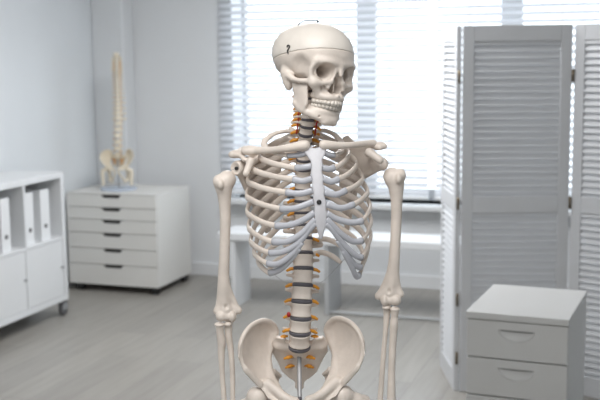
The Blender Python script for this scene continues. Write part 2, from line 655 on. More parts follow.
# --- ring binders standing in the shelving unit
binders = [((1.5, 10.5), 'white binder in the left compartment of the shelving unit, beyond the divider'),
           ((26, 34.5), 'white binder nearest the divider in the right compartment of the shelving unit'),
           ((41.5, 50.5), 'white binder on its own nearer the end panel of the shelving unit')]
for (a, b), lab in binders:
    xf = BX - 0.035
    ya, yb = on_x(a, 240, xf).y, on_x(b, 240, xf).y
    r = thing('ring_binder', lab, 'binder', (xf, (ya + yb) / 2, SHZ + 0.018), 0, 'white ring binders in the shelving unit')
    w = (yb - ya) / 2
    c = MB()
    c.box((-0.29, -w, 0), (0, -w + 0.004, 0.315), 0.001).box((-0.29, w - 0.004, 0), (0, w, 0.315), 0.001).box((-0.004, -w, 0), (0.002, w, 0.315), 0.001)
    part('cover', c.mesh('cover'), PAPERW, r)
    part('pages', MB().box((-0.27, -w + 0.006, 0.008), (-0.02, w - 0.008, 0.305)).mesh('pages'), TRIM, r)
    hm = MB()
    for k in range(1):
        hm.tube([(0.0021, 0.002, 0.088), (0.0045, 0.002, 0.088)], 0.014, 18)
    part('finger_hole', hm.mesh('finger_hole'), DARKPL, r, label='dark round finger hole')

# --- drawer unit in front of the folding screen
ux0, ux1, uy0, uy1, uz = -0.654, -0.284, 3.772, 4.255, 0.70
unit = thing('drawer_unit', 'white bedside-height drawer unit with scooped grips before the folding screen', 'drawers', (ux0, uy0, 0), math.radians(-3.5))
W, D = ux1 - ux0, uy1 - uy0
part('top_panel', MB().box((-0.002, -0.004, uz - 0.026), (W + 0.002, D, uz), 0.003).mesh('top_panel'), LAC, unit)
part('carcass', MB().box((0, 0.02, 0.03), (W, D - 0.002, uz - 0.026), 0.002).box((0.02, 0.05, 0), (W - 0.02, D - 0.02, 0.03)).mesh('carcass'), LAC, unit)


def carved_front(w, z0, z1):
    """a drawer front with a half-round scoop hollowed into its face"""
    a = MB().box((0.002, 0, z0), (w - 0.002, 0.0185, z1), 0.002).build('tmp_a', LAC)
    t = bmesh.new()
    bmesh.ops.create_uvsphere(t, u_segments=48, v_segments=24, radius=1)
    geom = t.verts[:] + t.edges[:] + t.faces[:]
    res = bmesh.ops.bisect_plane(t, geom=geom, plane_co=(0, 0, 0), plane_no=(0, 0, 1), clear_outer=True)
    bmesh.ops.holes_fill(t, edges=t.edges[:])
    zc = z1 - 0.030
    for v in t.verts:
        v.co = Vector((w * 0.5 + v.co.x * 0.066, v.co.y * 0.017, zc + v.co.z * 0.044))
    bmesh.ops.recalc_face_normals(t, faces=t.faces[:])
    me = bpy.data.meshes.new('tmp_b')
    t.to_mesh(me)
    t.free()
    b = link('tmp_b', me)
    md = a.modifiers.new('cut', 'BOOLEAN')
    md.operation = 'DIFFERENCE'
    md.solver = 'EXACT'
    md.object = b
    dg = bpy.context.evaluated_depsgraph_get()
    out = bpy.data.meshes.new_from_object(a.evaluated_get(dg))
    for o in (a, b):
        mm = o.data
        bpy.data.objects.remove(o)
        bpy.data.meshes.remove(mm)
    out.name = 'drawer'
    return out


zz = uz - 0.028
for i, h in enumerate((0.144, 0.144, 0.18, 0.17)):
    z1, z0 = zz - 0.002, zz - h + 0.003
    dr = part('drawer', carved_front(W, z0, z1), LAC, unit)
    lip = MB().box((W / 2 - 0.062, 0.0075, z1 - 0.036), (W / 2 + 0.062, 0.0175, z1 - 0.0302), 0.001)  # grey strip added for the dark line of shade under the scoop top
    part('grip_shade', lip.mesh('grip_shade'), SCOOP_SHADE, dr, label='grey strip for the shade under the scoop top')
    zz -= h

# --- folding screen
A0 = Vector((-1.051, 5.329, 0))
A1 = Vector((-0.904, 4.94, 0))
SH = 1.768
scr = thing('folding_screen', 'white louvred folding room divider standing in front of the window', 'room divider', (A1.x, A1.y, 0))


def leaf(p, q, wd):
    d = (q - p).normalized()
    n = Vector((-d.y, d.x, 0))
    M = Matrix((d, n, Vector((0, 0, 1)))).transposed().to_4x4()
    M.translation = p - A1
    st, th = 0.052, 0.012
    f = MB()
    f.box((0, -th, 0), (st, th, SH), 0.003).box((wd - st, -th, 0), (wd, th, SH), 0.003)
    rails = [(0.0, 0.10), (0.885, 0.965), (SH - 0.075, SH)]
    for a, b in rails:
        f.box((st, -th, a), (wd - st, th, b), 0.003)
    o = part('leaf', f.mesh('leaf'), SCREENP, scr, M)
    for (a, b), (c, e) in zip(rails, rails[1:]):
        s = MB()
        n_ = round((c - b) / 0.0315)
        for q_ in range(n_ + 1):
            z = b + (c - b) * q_ / n_ - 0.006
            R = Matrix.Translation((0, 0, z + 0.006)) @ Matrix.Rotation(math.radians(62), 4, 'X')
            s.box((st - 0.004, -0.019, -0.003), (wd - st + 0.004, 0.019, 0.003), 0.0015, 1, R)
        part('louvre_panel', s.mesh('louvre_panel'), SCREENP, o)
    return M


d2 = Vector((math.cos(math.radians(17)), math.sin(math.radians(17)), 0))
LW = 0.508
B0 = A1 + d2 * 0.016
B1 = B0 + d2 * LW
leaf(A0, A1, (A1 - A0).length)
leaf(B0, B1, LW)
d3 = Vector((math.cos(math.radians(-24)), math.sin(math.radians(-24)), 0))
C0 = B1 + d2 * 0.018 + Vector((0, -0.004, 0))
leaf(C0, C0 + d3 * LW, LW)
for P, dd in ((A1 + Vector((0.004, -0.012, 0)), d2), ((B1 + C0) / 2 + Vector((0.0, -0.014, 0)), d2)):
    for z in (0.17, 0.46, 0.93, 1.53):
        h = MB().cyl(P - A1 + Vector((0, 0, z - 0.03)), P - A1 + Vector((0, 0, z + 0.03)), 0.006, 12)
        part('hinge', h.mesh('hinge'), BRASS, scr, label='brass hinge')

# --- low white bench table under the window
tb = thing('bench_table', 'long low white table standing under the window blinds', 'table', (-2.70, 6.18, 0))
TL, TD, TZ = 1.75, 0.30, 0.500
part('tabletop', MB().box((0, 0, TZ - 0.048), (TL, TD, TZ), 0.005).mesh('tabletop'), LAC2, tb)
for px in (231.5, 324.5, 446):
    x = on_y(px, 300, 6.19).x + 2.70
    part('leg', MB().box((x, 0.012, 0), (x + 0.028, TD - 0.02, TZ - 0.048), 0.003).mesh('leg'), GREYM if px > 300 else LAC2, tb)  # grey on the right-hand legs puts their shade into the colour
part('rail', MB().box((0.752, 0.035, 0.012), (on_y(445, 300, 6.19).x + 2.70, 0.06, 0.022), 0.003).mesh('rail'), GREYM, tb)

# ------------------------------------------------------------------ SKELETON
foot = Vector((FW.x, FW.y, 0)).normalized() * SKD
skel = thing('anatomical_skeleton', 'life-size human skeleton model with skull turned aside, hung on a steel pole', 'skeleton', (foot.x, foot.y, 0), YAW)


def lerp(a, b, t):
    return a + (b - a) * t


# --- skull (millimetres, face towards -y)
def skull_field():
    F = Field((-84, -106, -96), (84, 120, 80), 1.5)
    F.add(F.ell((0, 17, 7), (74, 91, 67)))
    F.add(F.ell((0, -23, 9), (62, 64, 60)), 24)
    F.add(F.ell((0, -50, -58), (31, 30, 30)), 16)                # face core
    F.add(F.ell((0, -58, -74), (27, 27, 13)), 8)
    F.sub(F.ell((72, -38, -38), (22, 27, 38), True), 9)          # temporal fossa
    F.sub(F.ell((52, -28, -66), (19, 26, 26), True), 7)          # hollow below the arch
    F.add(F.ell((33, -46, -30), (17, 22, 23), True), 6)           # outer wall of the orbit
    F.chain([(6, -81, -8, 6.5), (26, -78, -6, 6.5), (46, -67, -7, 6)], 10, True)   # brow
    F.chain([(49, -65, -7, 6.0), (54, -58, -26, 5), (51, -59, -44, 6.5)], 5, True)
    F.add(F.ell((45, -63, -52), (12, 11, 11), True), 8)          # cheek bone
    F.chain([(45, -67, -50, 6), (31, -75, -51, 5.5), (15, -79, -46, 4.8)], 6, True)
    F.chain([(0, -82, -10, 7), (0, -86, -20, 5.5), (0, -89, -30, 3.6)], 6)              # nasal bones
    F.chain([(8, -81, -18, 4.5), (13, -79, -36, 4.5), (20, -77, -58, 5)], 4, True)
    F.chain([(45, -61, -56, 7), (36, -62, -66, 7.5), (28, -60, -76, 8)], 8, True)
    F.chain([(49, -58, -50, 6.5), (57, -44, -52, 5.5), (61, -26, -52, 5), (61, -10, -49, 6.5), (58, 2, -44, 9)], 4, True)
    F.chain([(0, -83, -79, 8), (15, -80, -79, 8), (25, -67, -79, 7.5), (29, -47, -78, 7)], 6, True)
    F.add(F.ell((0, -86, -72), (4, 7, 5)), 4)                    # nasal spine
    F.chain([(54, 16, -40, 15), (51, 12, -60, 11), (50, 11, -69, 7)], 8, True)         # mastoid
    F.add(F.ell((0, 70, -24), (34, 26, 20)), 14)
    F.sub(F.cap((33, -96, -27), (23, -38, -27), 19, 11, True), 4)  # orbits
    F.sub(F.ell((33.5, -80, -27), (21.5, 20, 18.5), True), 3)
    F.sub(F.cap((24, -44, -27), (12, -8, -24), 6, 4.5, True), 2)
    F.sub(F.cap((31, -50, -20), (33, -22, -14), 4.5, 3, True), 2)
    F.sub(F.ell((7, -84, -61), (9.5, 44, 11.5), True), 3)     # nasal aperture
    F.sub(F.ell((0, -86, -50), (10.5, 46, 16)), 3)
    F.add(F.cap((0, -70, -38), (0, -72, -66), 1.6), 1)           # septum
    F.sub(F.ell((31, -75.5, -57), (2.4, 6, 2.4), True), 1)
    return F


def mandible_field():
    F = Field((-66, -104, -148), (66, 22, -40), 1.5)
    F.chain([(0, -71, -123, 10.5), (12, -70, -123, 10.5), (27, -58, -119.5, 9.5), (41, -38, -112, 9), (47.5, -18, -100, 8.5)], 0, True)
    F.chain([(0, -76, -110, 7.5), (15, -73, -110, 7.2), (25, -62, -109, 7), (31, -42, -105, 6.5), (40, -30, -98, 6)], 7, True)
    F.add(F.ell((0, -75, -130), (13, 7, 8)), 8)
    F.add(F.ell((11, -72, -132), (8, 7, 6), True), 6)
    F.add(F.cap((47, -31, -95), (50, -28, -70), 22, 21, True, (3.4, 1, 1)), 6)
    F.add(F.cap((51, -14, -70), (52, -6, -54), 8, 6, True, (1.6, 1, 1)), 5)
    F.add(F.cap((48, -40, -80), (49, -44, -58), 8, 4, True, (1.8, 1, 1)), 5)
    F.add(F.ell((52, -3, -52), (9, 5.5, 6), True), 4)
    F.sub(F.ell((50, -25, -47), (14, 12, 12), True), 3)
    F.sub(F.ell((26, -70, -121), (2, 5, 2), True), 1)
    return F


skM = Matrix.Translation(S(315.0, 58.4, -0.005)) @ Matrix.Rotation(math.radians(39.5), 4, 'Z') @ Matrix.Rotation(math.radians(4), 4, 'X') @ Matrix.Rotation(math.radians(8), 4, 'Y')
skM = skM @ Matrix.Diagonal((0.99, 0.955, 0.935, 1))
F = skull_field()
cut = F.z - (1.4 - 0.26 * F.y - 0.02 * F.x)
capf = np.maximum(F.f, -(cut - 0.2))
lowf = np.maximum(F.f, cut + 0.2)
skull = part('skull', F.mesh('skull', lowf, 0.001), BONE, skel, skM)
part('skull_cap', F.mesh('skull_cap', capf, 0.001), CAP, skull)
part('mandible', mandible_field().mesh('mandible', None, 0.001), BONE, skull)
for zc, nm, yo, xr, sg in ((-90, 'upper_teeth', -89, 30, 1), (-99.0, 'lower_teeth', -85.5, 28.5, -1)):
    tm = MB()
    for k in range(14):
        u = (k + 0.5 - 7) / 7
        a = u * math.radians(88)
        x, y = xr * math.sin(a), yo + 44 * (1 - math.cos(a)) * 1.0
        w = lerp(4.9, 6.0, abs(u)) if sg > 0 else lerp(4.4, 5.9, abs(u))
        t = bmesh.new()
        bmesh.ops.create_cube(t, size=2)
        bmesh.ops.bevel(t, geom=t.edges[:], offset=0.38, segments=3, affect='EDGES')
        for v in t.verts:
            tp = 1 - 0.10 * (v.co.z * sg + 1) / 2
            v.co = Vector((v.co.x * w * 0.96 * tp, v.co.y * lerp(3, 4.6, abs(u)) * tp, v.co.z * lerp(6.0, 5.2, abs(u))))
        for f in t.faces:
            f.smooth = True
        ang = math.atan2(44 * math.sin(a), xr * math.cos(a))
        tm.join(t, Matrix.Scale(0.001, 4) @ Matrix.Translation((x, y, zc)) @ Matrix.Rotation(ang, 4, 'Z'))
    part(nm, tm.mesh(nm), TOOTH, skull)
# wire hooks joining the cap


def surf(F, axis, sign, **at):
    """where the outside of the field lies along an axis"""
    ii = [0, 0, 0]
    for a, v in at.items():
        i = 'xyz'.index(a)
        ii[i] = int(round((v - F.lo[i]) / F.h))
    sl = list(ii)
    sl[axis] = slice(None)
    ins = np.nonzero(F.f[tuple(sl)] < 0)[0]
    return F.lo[axis] + F.h * (ins[-1] if sign > 0 else ins[0])


k = MB()
hp = []
for y, z, o in ((4, 13, 0), (3, 16, 2.5), (-1, 18, 3.2), (-5, 16, 3), (-3, 11, 2.5), (-1, 6, 2.2), (-2, 2, 2.0), (-2, -1, 0)):
    hp.append((surf(F, 0, -1, y=y, z=z) - o, y, z))
k.tube([Vector(p) * 0.001 for p in spline(hp, 5)], 0.0013, 8)
part('hook', k.mesh('hook'), WIRE, skull, label='dark wire hook')
k = MB()
hp = [(x, y, surf(F, 2, 1, x=x, y=y) + o) for x, y, o in ((-38, 24, -1), (-36, 22, 4), (-29, 17, 6.5), (-19, 10, 6), (-9, 5, 5.5), (-5, 2, 4))]
k.tube([Vector(p) * 0.001 for p in spline(hp, 6)], 0.0011, 8)
k.ball(Vector(hp[-1]) * 0.001, 0.0028, 10, 8)
part('wire_loop', k.mesh('wire_loop'), WIRE, skull, label='dark wire loop')


# --- vertebrae: three patterns in millimetres, body centre at the origin
def vertebra(kind):
    if kind == 'lumbar':
        F = Field((-50, -24, -34), (50, 72, 28), 1.5)
        rx, ry, hz = 23, 16.5, 13
    elif kind == 'thoracic':
        F = Field((-46, -22, -40), (46, 66, 22), 1.5)
        rx, ry, hz = 17.5, 14.5, 10
    else:
        F = Field((-34, -16, -20), (34, 54, 16), 1.2)
        rx, ry, hz = 13, 9, 6.3
    rr = np.sqrt((F.x / rx) ** 2 + (F.y / ry) ** 2)
    waist = 1 - 0.15 * (1 - np.clip(np.abs(F.z) / hz, 0, 1) ** 2)
    d = (rr - waist) * min(rx, ry)
    e = np.abs(F.z) - hz
    kk = 2.0
    hh = np.clip(0.5 - 0.5 * (e - d) / kk, 0, 1)
    F.add(e * (1 - hh) + d * hh + kk * hh * (1 - hh))
    if kind == 'lumbar':
        F.add(F.cap((13, 12, 5), (17, 27, 4), 6, 5.5, True), 3)
        F.add(F.cap((17, 28, 3), (0, 40, -4), 5.5, 5, True), 3)
        F.add(F.cap((0, 40, -4), (0, 64, -8), 8, 8, False, (2.0, 1, 1)), 3)
        F.add(F.cap((15, 24, 4), (35, 31, 5), 5, 3.4, True), 3)
        F.add(F.cap((17, 31, -15), (18, 31, 15), 5.5, 5.5, True), 3)
    elif kind == 'thoracic':
        F.add(F.cap((10, 10, 4), (13, 22, 4), 4.5, 4.5, True), 3)
        F.add(F.cap((13, 22, 3), (0, 33, -3), 5, 4.5, True), 3)
        F.add(F.cap((0, 33, -4), (0, 56, -26), 6, 4, False, (1.6, 1, 1)), 3)
        F.add(F.cap((13, 22, 3), (33, 34, 6), 4.5, 5, True), 3)
        F.add(F.cap((12, 25, -10), (12, 25, 10), 4, 4, True), 3)
    else:
        F.add(F.cap((9, 2, 0), (25, 7, -2), 3.4, 4.2, True), 2)
        F.add(F.cap((18, 14, -6), (18, 14, 6), 5.5, 5.5, True), 3)
        F.add(F.cap((18, 16, 0), (0, 28, -3), 4, 3.5, True), 2)
        F.add(F.cap((0, 28, -3), (0, 42, -7), 4.5, 4, False, (1.2, 1, 1)), 2)
        F.add(F.cap((8, 8, 0), (18, 14, 0), 3.5, 3.5, True), 2)
    return F.mesh('vertebra', None, 0.001)


VM = {k: vertebra(k) for k in ('lumbar', 'thoracic', 'cervical')}
for v in VM.values():
    v.materials.append(BONE)


def disc_mesh(n=28):
    m_ = MB()
    m_.tube([(0, 0, -0.5), (0, 0, -0.25), (0, 0, 0.25), (0, 0, 0.5)], [0.97, 1.03, 1.03, 0.97], n)
    return m_.mesh('disc')


DM = disc_mesh()
DM.materials.append(DISC)
nm_ = MB()
nm_.tube([(0, 0, 0), (0.25, 0, 0.02), (0.6, 0, -0.06), (1.0, 0, -0.3)], [0.16, 0.2, 0.2, 0.13], 10)
NMESH = nm_.mesh('nerve_root')
NMESH.materials.append(ORANGE)

# spine axis: photo x, photo y, depth of the body centre
AX = spline([(305.5, 84, 0.020), (307.5, 100, 0.010), (308, 118, 0.004), (306, 132, 0.010), (304.5, 150, 0.028), (303.5, 175, 0.044), (303, 207, 0.048), (303.5, 238, 0.034), (303.5, 268, 0.014),
             (301.8, 301, -0.004), (300, 332, -0.002), (299.5, 348, 0.012), (299.5, 360, 0.03)], 12)
AXY = np.array([a[1] for a in AX])


def axis_at(py):
    i = int(np.clip(np.searchsorted(AXY, py), 1, len(AX) - 1))
    a, b = AX[i - 1], AX[i]
    t = (py - a[1]) / (b[1] - a[1])
    q = a + (b - a) * t
    return S(q[0], py, q[2])


def frame_at(py, yaw=0.0, dy=3):
    p = axis_at(py)
    z = (axis_at(py - dy) - axis_at(py + dy)).normalized()
    y = Vector((-math.sin(yaw), math.cos(yaw), 0))
    x = y.cross(z).normalized()
    y = z.cross(x)
    M = Matrix((x, y, z)).transposed().to_4x4()
    M.translation = p
    return M


discs = [92.5, 99.5, 106.3, 113, 119.8, 126.8, 134.2, 142.2, 150.6, 159.5, 169, 179, 189.7, 201, 213, 225.3, 238.5, 253, 268.5, 285, 301, 317.7, 332.5, 347]
centers = [88] + [(a + b) / 2 for a, b in zip(discs, discs[1:])]
SPINE_LOCAL = []                   # (kind, scale, matrix) reused for the small spine model
for i, py in enumerate(centers):
    n = i + 1 + (0 if i else 0)
    kind = 'cervical' if i < 6 else ('thoracic' if i < 18 else 'lumbar')
    yaw = math.radians(8) * (1 - i / 23)
    top = discs[i - 1] if i else 84.5
    bot = discs[i]
    H_ = (axis_at(top) - axis_at(bot)).length
    hz = {'lumbar': 0.026, 'thoracic': 0.020, 'cervical': 0.0126}[kind]
    gap = 0.0068 if kind == 'lumbar' else (0.0050 if kind == 'thoracic' else 0.0038)
    sz = (H_ - gap) / hz
    if kind == 'lumbar':
        sx = lerp(0.92, 1.0, (i - 18) / 5)
    elif kind == 'thoracic':
        sx = lerp(0.86, 1.16, (i - 6) / 11)
    else:
        sx = lerp(0.92, 1.08, i / 5)
    M = frame_at(py, yaw) @ Matrix.Diagonal((sx, sx, sz, 1))
    part('vertebra', VM[kind], BONE, skel, M)
    SPINE_LOCAL.append((kind, M.copy()))
    if kind == 'cervical':
        rx, ry = 0.0128 * sx, 0.0088 * sx
    elif kind == 'thoracic':
        rx, ry = 0.0172 * sx, 0.0142 * sx
    else:
        rx, ry = 0.0228 * sx, 0.0163 * sx
    Md = frame_at(bot, yaw)
    part('disc', DM, DISC, skel, Md @ Matrix.Diagonal((rx, ry, gap + 0.0015, 1)), label='dark grey disc' if i == 0 else None)
    for s in (-1, 1):
        ln = 0.019 if kind != 'cervical' else 0.017
        off = {'lumbar': 0.018, 'thoracic': 0.013, 'cervical': 0.013}[kind] * sx
        yy = {'lumbar': 0.011, 'thoracic': 0.010, 'cervical': 0.006}[kind]
        if i == 23:
            continue
        part('nerve_root', NMESH, ORANGE, skel, Md @ Matrix.Translation((s * off, yy, 0.0)) @ Matrix.Diagonal((s * ln, ln, ln, 1)), label='orange nerve root' if i == 0 and s < 0 else None)
# red arteries of the neck, and the bulging disc low in the back
for s in (-1, 1):
    pts = [frame_at(p, 0) @ Vector((s * (0.019 + 0.002 * math.sin(p)), 0.001, 0)) for p in range(90, 136, 3)]
    part('artery', MB().tube(spline(pts, 3), 0.0016, 8).mesh('artery'), RED, skel, label='red neck artery')
part('slipped_disc', MB().ball(S(288.6, 314.5, -0.012), (0.0042, 0.0055, 0.0058), 14, 10).mesh('slipped_disc'), RED, skel, label='red bulging disc')

# --- sacrum and tail bone


def fit_depth(pts):
    P = np.array(pts, float)
    w = np.array([S(*p) for p in pts])
    x, z = w[:, 0], w[:, 2]
    A = np.stack([np.ones_like(x), x, z, x * x, x * z, z * z], 1)
    c = np.linalg.lstsq(A, P[:, 2], rcond=None)[0]
    return lambda X, Z: c[0] + c[1] * X + c[2] * Z + c[3] * X * X + c[4] * X * Z + c[5] * Z * Z, c


def outline(poly, depth_hint):
    """outline in photo pixels -> x,z using the depth nearest to each point"""
    out = []
    for q in poly:
        d = depth_hint(q)
        p = S(q[0], q[1], d)
        out.append((p.x, p.z))
    return out


def sheet_field(poly, depth_pts, t, h=0.002, pad=0.02, extra=(), r=0.002):
    fn, _ = fit_depth(depth_pts)
    D = np.array(depth_pts, float)

    def hint(q):
        w = 1 / ((D[:, 0] - q[0]) ** 2 + (D[:, 1] - q[1]) ** 2 + 4)
        return float((w * D[:, 2]).sum() / w.sum())
    pts = [S(q[0], q[1], hint(q)) for q in poly] + [S(*p) for p in depth_pts] + [Vector(e) for e in extra]
    F = grid_for(pts, h, pad)
    X, Z = F.x[:, 0, :], F.z[0, :, :]
    y0 = np.clip(fn(X, Z) + 0 * X + 0 * Z, D[:, 2].min() - 0.02, D[:, 2].max() + 0.02)
    F.add(F.sheet(outline(poly, hint), y0, t, r))
    return F


def mcap(F, a, b, ra, rb, k):
    F.add(F.cap(tuple(S(*a)), tuple(S(*b)), ra, rb), k)


sac_poly = [(272, 341), (276, 334), (284, 334), (290, 346), (310, 346), (315, 334), (323, 334), (327, 341), (328, 352), (321, 364), (317, 372), (310, 377), (305, 380), (303.5, 384), (304, 387), (302, 389), (301.5, 393), (297.5, 393), (297, 389), (294.5, 387), (295.5, 383), (294, 380), (289, 377), (282, 372), (278, 364), (271, 352)]
sac_d = [(300, 347, 0.022), (275, 340, 0.040), (325, 340, 0.040), (300, 360, 0.048), (283, 362, 0.052), (317, 362, 0.052), (300, 375, 0.070), (300, 385, 0.068), (300, 393, 0.058), (290, 374, 0.070), (310, 374, 0.070)]
F = sheet_field(sac_poly, sac_d, 0.0075, 0.0017, 0.02)
mcap(F, (300, 347.5, 0.018), (300, 353, 0.032), 0.016, 0.014, 0.008)
mcap(F, (279, 345, 0.032), (321, 345, 0.032), 0.011, 0.011, 0.010)
for s in (-1, 1):
    for yy, xx in ((357.5, 9), (366, 7.5)):
        p = S(299.5 + s * xx, yy, 0.043 + (yy - 357) * 0.0012)
        F.sub(F.ell(tuple(p), (0.0042, 0.02, 0.0035)), 0.002)
sac_me = F.mesh('sacrum')
part('sacrum', sac_me, BONE, skel)
for s in (-1, 1):
    for yy, x0, x1, dd in ((357.5, 5, 15.5, 0.036), (366.5, 5, 14, 0.048), (337, 12, 20, 0.022)):
        a, b = S(299.5 + s * x0, yy - 1, dd), S(299.5 + s * x1, yy + 1.2, dd - 0.002)
        mid = (a + b) / 2 + Vector((0, -0.003, 0.002))
        part('nerve_root', MB().tube(spline([a, mid, b], 5), [0.0026] * 3 + [0.0040] * 5 + [0.0026] * 3, 10).mesh('nerve_root'), ORANGE, skel)

# --- hip bones
hip_poly = [(272, 352), (275, 345), (277.5, 334), (275.5, 326), (270, 321), (262, 319.5), (252, 324.5), (244, 333), (239.8, 343), (239, 352), (241.5, 362), (245.5, 370), (253, 377.5), (261, 386), (268.5, 393), (277, 400), (284, 404), (288, 396), (281, 389), (275.5, 379), (272, 369), (270.5, 360)]
hip_d = [(274, 345, 0.046), (277, 330, 0.050), (264, 321, 0.028), (250, 327, -0.004), (240, 345, -0.036), (243, 365, -0.056), (256, 384, -0.046), (258, 345, 0.018), (257, 362, -0.002), (271, 365, 0.020), (268, 385, -0.022), (282, 398, -0.05)]


def hip_field():
    F = sheet_field(hip_poly, hip_d, 0.0036, 0.0019, 0.03, [S(298, 440, 0.0), S(262, 445, 0.06)])
    crest = [(277, 332, 0.050), (275, 326.5, 0.046), (270, 322, 0.038), (262.5, 320.5, 0.025), (252, 325, 0.0), (244.5, 333.5, -0.022), (240.5, 343.5, -0.037), (240, 353, -0.047), (242.3, 362, -0.054), (246, 369, -0.0555), (253, 377.5, -0.050), (260, 385, -0.045)]
    F.chain([tuple(S(*c_)) + (0.0052 - 0.00022 * max(0, i_ - 3),) for i_, c_ in enumerate(crest)], 0.005)
    mcap(F, (274.5, 336, 0.05), (268, 356, 0.044), 0.007, 0.007, 0.008)
    mcap(F, (246, 369, -0.056), (259.5, 383.5, -0.045), 0.0042, 0.006, 0.006)
    mcap(F, (268, 357, 0.036), (269, 378, -0.002), 0.0050, 0.009, 0.008)
    mcap(F, (268, 389, -0.024), (271, 393, -0.006), 0.0145, 0.020, 0.012)
    mcap(F, (268, 384, -0.034), (284, 397, -0.062), 0.012, 0.0085, 0.008)
    mcap(F, (284, 397, -0.062), (295.5, 402, -0.076), 0.0085, 0.009, 0.006)
    mcap(F, (295.5, 402, -0.076), (296, 415, -0.066), 0.008, 0.008, 0.006)
    mcap(F, (296, 415, -0.066), (279, 438, -0.012), 0.007, 0.009, 0.006)
    mcap(F, (279, 438, -0.012), (270, 430, 0.020), 0.012, 0.014, 0.008)
    mcap(F, (270, 430, 0.020), (268, 400, 0.012), 0.014, 0.016, 0.010)
    mcap(F, (270, 400, 0.02), (278, 375, 0.062), 0.010, 0.005, 0.008)
    mcap(F, (273, 372, 0.035), (280, 376, 0.050), 0.008, 0.004, 0.006)
    F.sub(F.ell(tuple(S(257.5, 397, -0.034)), (0.0262, 0.0262, 0.0262)), 0.002)
    return F


hip_me = hip_field().mesh('hip_bone')
part('hip_bone', hip_me, BONE, skel)
hip_me2 = mirrored(hip_me, 'hip_bone')
part('hip_bone', hip_me2, BONE, skel, Matrix.Translation((-0.0005, 0, 0.003)))
part('pubic_disc', MB().box(S(298, 409, -0.078), S(302, 396, -0.068), 0.003).mesh('pubic_disc'), DISC, skel)

# --- thigh bones


def femur(head, troch, knee):
    h, t, kn = S(*head), S(*troch), Vector(knee)
    F = grid_for([h, t, kn], 0.0026, 0.05)
    F.add(F.ell(tuple(h), (0.0235, 0.0235, 0.0235)))
    nk = h.lerp(t, 0.62)
    F.add(F.cap(tuple(h), tuple(nk), 0.014, 0.015), 0.006)
    F.add(F.cap(tuple(nk), tuple(t), 0.016, 0.013), 0.008)
    F.add(F.cap(tuple(t + Vector((0, 0.008, 0.006))), tuple(t + Vector((0, 0.004, -0.03))), 0.011, 0.018), 0.01)
    s = t + Vector((0, 0, -0.09))
    F.add(F.cap(tuple(t + Vector((0, 0, -0.025))), tuple(s), 0.018, 0.0135), 0.01)
    F.add(F.cap(tuple(s), tuple(kn + Vector((0, 0, 0.08))), 0.0135, 0.0145), 0.006)
    F.add(F.cap(tuple(kn + Vector((0, 0, 0.08))), tuple(kn), 0.0145, 0.026), 0.01)
    for q in (-1, 1):
        F.add(F.ell(tuple(kn + Vector((0.022 * q, 0.008, -0.004))), (0.018, 0.03, 0.022)), 0.01)
    return F.mesh('femur')


fem_l = femur((257.5, 397, -0.034), (236, 414, -0.012), (-0.085, -0.01, 0.475))
fem_r = femur((342.5, 395.5, -0.034), (364.5, 404, -0.024), (0.085, -0.01, 0.475))
part('femur', fem_l, BONE, skel)
part('femur', fem_r, BONE, skel)
for s in (-1, 1):
    F = Field((s * 0.085 - 0.06, -0.06, 0.06), (s * 0.085 + 0.06, 0.06, 0.48), 0.003)
    F.add(F.cap((s * 0.085, -0.005, 0.437), (s * 0.085, -0.005, 0.38), 0.03, 0.016))
    F.add(F.cap((s * 0.085, -0.005, 0.38), (s * 0.08, 0.0, 0.12), 0.0145, 0.011), 0.01)
    F.add(F.cap((s * 0.08, 0, 0.12), (s * 0.08, 0, 0.085), 0.012, 0.021), 0.01)
    part('tibia', F.mesh('tibia'), BONE, skel)
    part('fibula', MB().tube([(s * 0.122, 0.012, 0.41), (s * 0.118, 0.015, 0.36), (s * 0.112, 0.012, 0.14), (s * 0.108, 0.008, 0.075)], [0.009, 0.006, 0.006, 0.009], 10).mesh('fibula'), BONE, skel)

# --- breast bone
st_poly = [(304, 148), (308, 145.5), (312, 147.5), (315, 148.3), (318.5, 147.5), (322, 145.5), (325, 146.5), (326.6, 150), (325, 155), (322.2, 160), (323, 165), (322, 171), (323.5, 177), (323, 183), (324.8, 189), (324.2, 195), (326.5, 202), (326.2, 208), (327.3, 214), (326.5, 220), (326, 226), (323.8, 232), (322.5, 238.5), (319.5, 239), (317.5, 231), (315.2, 224), (314.8, 218), (314.2, 212), (314.6, 206), (313.0, 199), (313.4, 193), (311.8, 187), (312.2, 180), (310.6, 173), (311.5, 167), (310.5, 161), (307, 156), (303.5, 152)]
st_d = [(306, 148, -0.058), (325, 148, -0.058), (316, 152, -0.066), (312, 165, -0.079), (323, 165, -0.079), (313, 185, -0.093), (324, 185, -0.093), (314, 205, -0.101), (326, 205, -0.101), (320, 222, -0.103), (321, 238, -0.100)]
F = sheet_field(st_poly, st_d, 0.0055, 0.0015, 0.015, r=0.003)
st_me = F.mesh('sternum')
sternum = part('sternum', st_me, STERN, skel, label='pale lilac-white breastbone')
c = S(319, 202, -0.1065)
part('screw', MB().tube([c, c + Vector((0, -0.003, 0)), c + Vector((0, -0.004, 0))], [0.0048, 0.0048, 0.003], 16).mesh('screw'), WIRE, sternum)

# --- ribs with their cartilages
T_Y = {k: centers[5 + k] for k in range(1, 13)}


